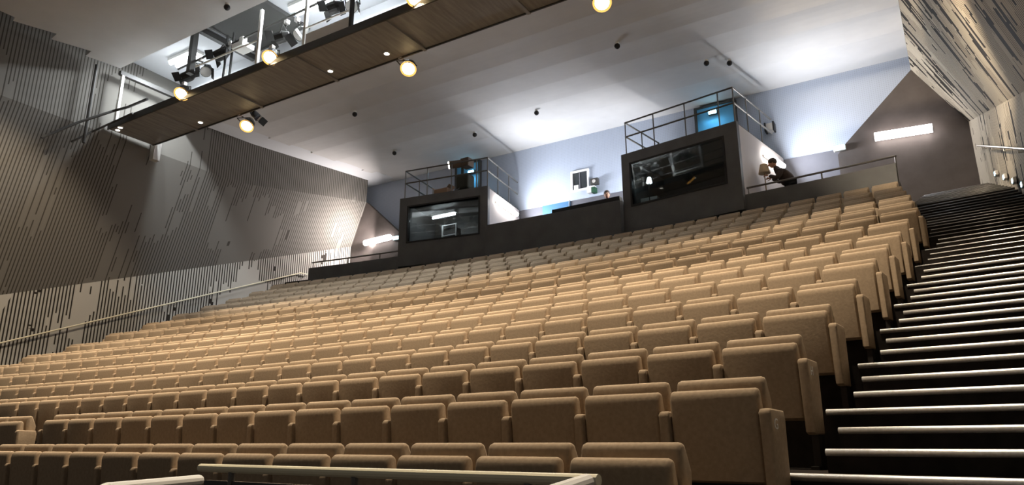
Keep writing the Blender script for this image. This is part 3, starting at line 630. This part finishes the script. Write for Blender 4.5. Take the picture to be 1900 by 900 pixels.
# lamps that wash the side walls
par_can('added unseen wall washing light near the right end of catwalk', (-2.6, 9.36, 8.3), (.9, .25, -.35), True, (-2.68, 9.46, 8.62), G1, power=LIGHT['wash_right'], aim=(.6, 14.5, 8.7), angle=76, blend=.5)  # added lamp out of view, there to brighten the right wall
par_can('warm house light below the near ceiling at upper left', (-14.75, 5.25, 9.30), (-.6, .35, -.7), True, (-14.7, 5.2, 9.74), G1, power=LIGHT['wash_left'], aim=(-20.4, 8.4, 1.6), angle=62, blend=.5)
for x, w_ in ((-10.2, 'second'), (-5.6, 'third'), (-1.2, 'fourth')):
    par_can('warm house light below the near ceiling, %s from the left wall' % w_, (x, 5.25, 9.30), (.1, .3, -.9), True, (x, 5.2, 9.74), G1, power=LIGHT['front'], aim=(x, 5.45, 0), angle=88, blend=.5)
spot('bulb', (-14.75, 5.4, 9.2), (-14.75, 5.6, 0), LIGHT['front'], WARM, 88, .5, None)
# dark stage lamps above the deck
for (c, d, h, lab) in (((-15.85, 9.7, 9.02), (-.75, -.45, -.45), (-15.5, 9.75, 9.35), 'leftmost dark stage lamp hanging above catwalk'),
                      ((-15.15, 9.85, 9.08), (.55, -.5, -.65), (-15.25, 9.75, 9.40), 'dark stage lamp right of the leftmost one above catwalk'),
                      ((-14.55, 9.7, 9.25), (-.85, -.3, -.3), (-14.1, 9.75, 9.50), 'dark stage lamp on the double pole above catwalk'),
                      ((-12.45, 9.75, 9.10), (-.8, -.45, -.3), (-12.1, 9.75, 9.42), 'left dark stage lamp under the middle fluorescent light'),
                      ((-11.75, 9.8, 8.98), (-.1, -.6, -.75), (-11.75, 9.75, 9.36), 'right dark stage lamp under the middle fluorescent light'),
                      ((-10.75, 9.75, 9.28), (-.85, -.4, -.3), (-10.35, 9.75, 9.60), 'large dark stage lamp at top by the black hanger'),
                      ((-10.1, 9.8, 9.15), (.3, -.6, -.75), (-10.1, 9.75, 9.55), 'small dark stage lamp beside the black hanger')):
    par_can(lab, c, d, False, h, 'dark stage lamps above the catwalk', rad=.14)
k = MB()
for a in (-14.22, -13.98): k.cyl((a, 9.72, CZ+.1), (a, 9.72, 9.75), .03, 8)
k.build('lamp_pole', M['black'], ct)
k = MB(); k.tube([(-16.2, 9.75, 9.42), (-9.6, 9.75, 9.62)], .028, 8); k.build('lighting_bar', M['darkgrey'], ct)
k = MB(); k.box(-13.85, 9.6, 9.2, -13.45, 9.95, 9.33, bev=.01); k.box(-13.75, 9.7, 9.33, -13.6, 9.85, 9.55, bev=.03); k.build('dimmer_box', M['pale'], ct)
i = 0
for (x, y) in ((-18.42, 9.62), (-18.2, 9.56), (-16.1, 10.5), (-11.2, 10.35), (-9.6, 10.45)):
    lab = ('left small recessed light under catwalk by left wall', 'right small recessed light under catwalk by left wall', 'small recessed light under far catwalk edge at its left', 'small recessed light under the middle of catwalk', 'small recessed light under catwalk right of the middle one')[i]; i += 1
    t = empty('recessed_light', (x, y, CZ-.03), lab, 'light', 'small recessed lights under the catwalk')
    k = MB(); k.cyl((x, y, CZ-.03), (x, y, CZ+.002), .075, 16); k.build('rim', M['pale'], t)
    k = MB(); k.cyl((x, y, CZ-.034), (x, y, CZ-.028), .055, 16); k.build('lens', M['small'], t)
# little ceiling lamps
i = 0
SP = [((-15.5, 17.5), 'small black ceiling spot above left end of left booth'), ((-12.3, 17.75), 'small black ceiling spot above right end of left booth'), ((-9.75, 17.35), 'small black ceiling spot between the booths'),
      ((-4.45, 17.1), 'left of two small black ceiling spots above right booth'), ((-3.95, 17.5), 'right of two small black ceiling spots above right booth'), ((-14.1, 14.1), 'small dark ceiling spot just beyond the catwalk'),
      ((-6.0, 14.8), 'small dark ceiling spot forward of right booth'), ((-13.1, 8.85), 'small dark ceiling spot on the near ceiling')]
for (x, y), lab in SP:
    zc = ceil_z(y)+.0 if y > 11 else 9.76
    t = empty('ceiling_spot', (x, y, zc), lab, 'ceiling light', 'small dark ceiling spots')
    k = MB(); k.cyl((x, y, zc+.03), (x, y, zc-.05), .05, 12); k.build('mount', M['pale'], t)
    k = MB(); k.ball((x, y, zc-.10), .075, 12); k.build('lamp_head', M['black'], t, smooth=True)

# ------------------------------------------------------------------ wall handrails, step lights
def handrail(label, pts, wallx, m):
    t = empty('handrail', pts[0], label, 'handrail')
    k = MB(); k.tube(pts, .019, 8); k.build('rail', m, t)
    n = 7
    for j in range(n):
        f = (j+.5)/n*(len(pts)-1); a = min(int(f), len(pts)-2); q = Vector(pts[a]).lerp(Vector(pts[a+1]), f-a)
        k = MB(); k.tube([tuple(q), (q.x, q.y, q.z-.07), (wallx(q.y), q.y, q.z-.07)], .011, 6); k.build('bracket', M['steel'], t)
handrail('long thin metal handrail along left ribbed wall', [(xl(2.5)+.09, 2.5, .06), (xl(8.5)+.09, 8.5, 2.41), (xl(17.2)+.09, 17.2, 5.82), (xl(17.5)+.09, 17.5, 5.82)], xl, M['railwood'])
handrail('thin metal handrail along right carved wall', [(xr(5.5)-.09, 5.5, 1.49), (xr(13.1)-.09, 13.1, 4.43), (xr(17.9)-.09, 17.9, 6.28)], xr, M['steel'])
for j, y in enumerate((13.6, 14.4, 15.3, 16.3)):
    z = tread(6) + (y-7.66)*.405 + .33
    x = xr(y)-.035
    t = empty('step_light', (x, y, z), ('nearest', 'second nearest', 'third nearest', 'farthest')[j] + ' of the small step lights along right wall base', 'light', 'step lights along the right wall')
    k = MB(); k.box(x-.03, y-.08, z-.05, x+.03, y+.08, z+.05, bev=.01); k.build('housing', M['steel'], t)
    k = MB(); k.box(x-.042, y-.05, z-.03, x-.028, y+.05, z+.03); k.build('lens', M['led'], t)

# ------------------------------------------------------------------ front barrier at the camera's feet
t = empty('front_barrier', (-2.1, 2.2, tread(0)), 'dark front panel with pale top rail before the first seats', 'barrier')
a, c = Vector((-3.17, 2.29, -.115)), Vector((-.98, 2.10, -.115))
k = MB(); k.tube([tuple(a), tuple(c)], .019, 12); k.build('top_rail', M['railwood'], t, smooth=False)
k = MB(); k.hexa([(a.x+.05, a.y-.01, tread(0)), (c.x-.05, c.y-.01, tread(0)), (c.x-.05, c.y+.02, tread(0)), (a.x+.05, a.y+.02, tread(0))], [(a.x+.05, a.y-.01, -.17), (c.x-.05, c.y-.01, -.17), (c.x-.05, c.y+.02, -.17), (a.x+.05, a.y+.02, -.17)]); k.build('panel', M['frontpanel'], t)
for f in (.12, .5, .88):
    q = a.lerp(c, f); k = MB(); k.cyl((q.x, q.y, tread(0)), (q.x, q.y, -.13), .016, 8); k.build('post', M['rail'], t)
def side_rail(lab, pts):
    t = empty('stair_rail', (pts[0][0], pts[0][1], tread(0)), lab, 'railing')
    k = MB(); k.tube(pts, .021, 12); k.ball(pts[0], .021, 10); k.build('rail', M['pale'], t)
    q = Vector(pts[0]).lerp(Vector(pts[1]), .12); k = MB(); k.cyl((q.x, q.y, tread(0)), tuple(q), .016, 8); k.build('post', M['rail'], t)
side_rail('pale stair rail at the bottom edge, left of front barrier', [(-2.47, 1.78, -.135), (-2.24, 1.30, -.135), (-2.0, .80, -.30)])
side_rail('pale stair rail end below right end of front barrier', [(-.90, 1.85, -.105), (-.84, 1.45, -.125), (-.80, 1.1, -.30)])

# ------------------------------------------------------------------ the seats
def soften(me, deg=50):
    for p in me.polygons: p.use_smooth = True
    me.set_sharp_from_angle(angle=math.radians(deg)); return me
def rounded_slab(x0, x1, prof, bev=.018):
    """extrude a side profile (y,z) along x, then soften the edges"""
    t = bmesh.new()
    Aq = [t.verts.new((x0, y, z)) for y, z in prof]; Bq = [t.verts.new((x1, y, z)) for y, z in prof]
    t.faces.new(Aq); t.faces.new(Bq[::-1])
    n = len(prof); side = []
    for i in range(n): t.faces.new((Aq[i], Bq[i], Bq[(i+1) % n], Aq[(i+1) % n]))
    ed = [e for e in t.edges if abs(e.verts[0].co.x - e.verts[1].co.x) < 1e-6]
    bmesh.ops.bevel(t, geom=ed, offset=bev, segments=2, affect='EDGES', profile=.5)
    return t
def arc(cy, cz, r, a0, a1, n=5): return [(cy+r*math.cos(a0+(a1-a0)*i/n), cz+r*math.sin(a0+(a1-a0)*i/n)) for i in range(n+1)]
PI = math.pi
def seat_meshes():
    hw = SW/2
    back = rounded_slab(-hw, hw, [(.055, .34), (-.005, .34), (-.035, .74)] + arc(.005, .782, .038, PI*.95, PI*.25) + [(.085, .70)])
    cush = rounded_slab(-hw+.003, hw-.003, [(-.035, .285), (-.10, .30), (-.135, .70)] + arc(-.092, .720, .038, PI*.95, PI*.1) + [(-.045, .62)])
    a0, a1 = hw+.004, hw+.061
    arm = rounded_slab(a0, a1, [(-.10, .20), (-.135, .215), (-.15, .62)] + arc(-.125, .630, .022, PI, PI*.5, 3) + [(.06, .645), (.075, .60), (.06, .20)], .010)
    ped = MB(); ped.box(a0+.008, -.06, 0.0, a1-.008, .05, .215); ped.box(a0+.004, -.12, 0, a1-.004, .10, .02); ped.box(-hw, -.02, .30, hw, .05, .345)
    out = []
    for nm, t in (('backrest', back), ('seat_cushion', cush), ('armrest', arm)):
        m_ = MB(); m_.add(t); out.append((nm, soften(m_.mesh(nm, M['fabric']))))
    out.append(('pedestal', ped.mesh('pedestal', M['seat_dark'])))
    arm2 = bmesh.new(); arm2.from_mesh(out[2][1]); m_ = MB(); m_.add(arm2, Matrix.Translation((-(SW+.065), 0, 0))); out.append(('armrest', soften(m_.mesh('armrest', M['fabric']))))
    return out
SM = seat_meshes()
W1 = ['first', 'second', 'third', 'fourth', 'fifth', 'sixth', 'seventh', 'eighth', 'ninth', 'tenth', 'eleventh', 'twelfth', 'thirteenth', 'fourteenth', 'fifteenth', 'sixteenth', 'seventeenth', 'eighteenth', 'nineteenth', 'twentieth',
      'twenty-first', 'twenty-second', 'twenty-third', 'twenty-fourth', 'twenty-fifth', 'twenty-sixth', 'twenty-seventh', 'twenty-eighth', 'twenty-ninth', 'thirtieth', 'thirty-first', 'thirty-second', 'thirty-third', 'thirty-fourth']
def rowname(r):
    if r == 0: return 'front row'
    if r == 1: return 'row marked G'
    return W1[r-2] + ' row behind row marked G'
LEFT = {0: 13, 1: 19, 2: 23, 3: 27, 4: 31}                 # seats that reach into the picture
allseats = []
for r in range(NR):
    n = LEFT.get(r, 34)
    for kk in range(n):
        if r == 1 and kk == 15: continue
        X = XE[r] - SW/2 - kk*PITCH
        p = rowpt(X, YR[r], tread(r)); dep = p.dot(_f)
        allseats.append((dep, r, kk, X, p, kk == n-1))
allseats.sort(key=lambda s: s[0])
def text_mesh(ch, size):
    cu = bpy.data.curves.new('t', 'FONT'); cu.body = ch; cu.size = size; cu.extrude = .001; cu.align_x = 'CENTER'; cu.align_y = 'CENTER'
    o = bpy.data.objects.new('t', cu); C.objects.link(o); dg = bpy.context.evaluated_depsgraph_get()
    me = bpy.data.meshes.new_from_object(o.evaluated_get(dg)); bpy.data.objects.remove(o); me.materials.clear(); me.materials.append(M['white_print']); return me
def place_seat(r, kk, X, p, last):
    root = bpy.data.objects.new('theatre_seat', None); C.objects.link(root); root.empty_display_size = .1
    root.location = (p.x, p.y, p.z + ZO); root.rotation_euler = (0, 0, rowang(X))
    seatw = W1[kk] + ' from the right aisle' if kk else 'at the right aisle'
    lead = 'brown folded seat ' + seatw
    tag(root, lead + ', ' + rowname(r), 'seat', 'brown folded theatre seats in rows')
    arms = None
    for i, (nm, me) in enumerate(SM):
        if i == 4 and not (last and r >= 5) and not (r == 1 and kk == 14): continue
        o = bpy.data.objects.new(nm, me); C.objects.link(o); o.parent = root
        if nm == 'armrest' and i == 2: arms = o
    if kk == 0 and r in (1, 2):
        ch = 'G' if r == 1 else 'H'
        plate = bpy.data.objects.new('row_letter', text_mesh(ch, .075)); C.objects.link(plate); plate.parent = arms
        plate.location = (SW/2+.0625, -.075, .575); plate.rotation_euler = (PI/2, 0, PI/2); plate['label'] = 'white letter ' + ch
    return root
for s in allseats[:300]: place_seat(*s[1:])
far = bmesh.new()
for s in allseats[300:]:
    _, r, kk, X, p, last = s
    T = Matrix.Translation((p.x, p.y, p.z + ZO)) @ Matrix.Rotation(rowang(X), 4, 'Z')
    for i, (nm, me) in enumerate(SM):
        if i == 4 and not last: continue
        n0 = len(far.verts); f0 = len(far.faces); far.from_mesh(me); far.verts.ensure_lookup_table(); far.faces.ensure_lookup_table()
        bmesh.ops.transform(far, matrix=T, verts=far.verts[n0:])
        for f in far.faces[f0:]: f.material_index = 1 if nm == 'pedestal' else 0
me = bpy.data.meshes.new('distant_seats'); far.to_mesh(me); far.free(); me.materials.append(M['fabric']); me.materials.append(M['seat_dark'])
o = bpy.data.objects.new('distant_seats', me); C.objects.link(o)
tag(o, 'distant small brown seats filling the upper rows below the booths', 'seats', kind='stuff')
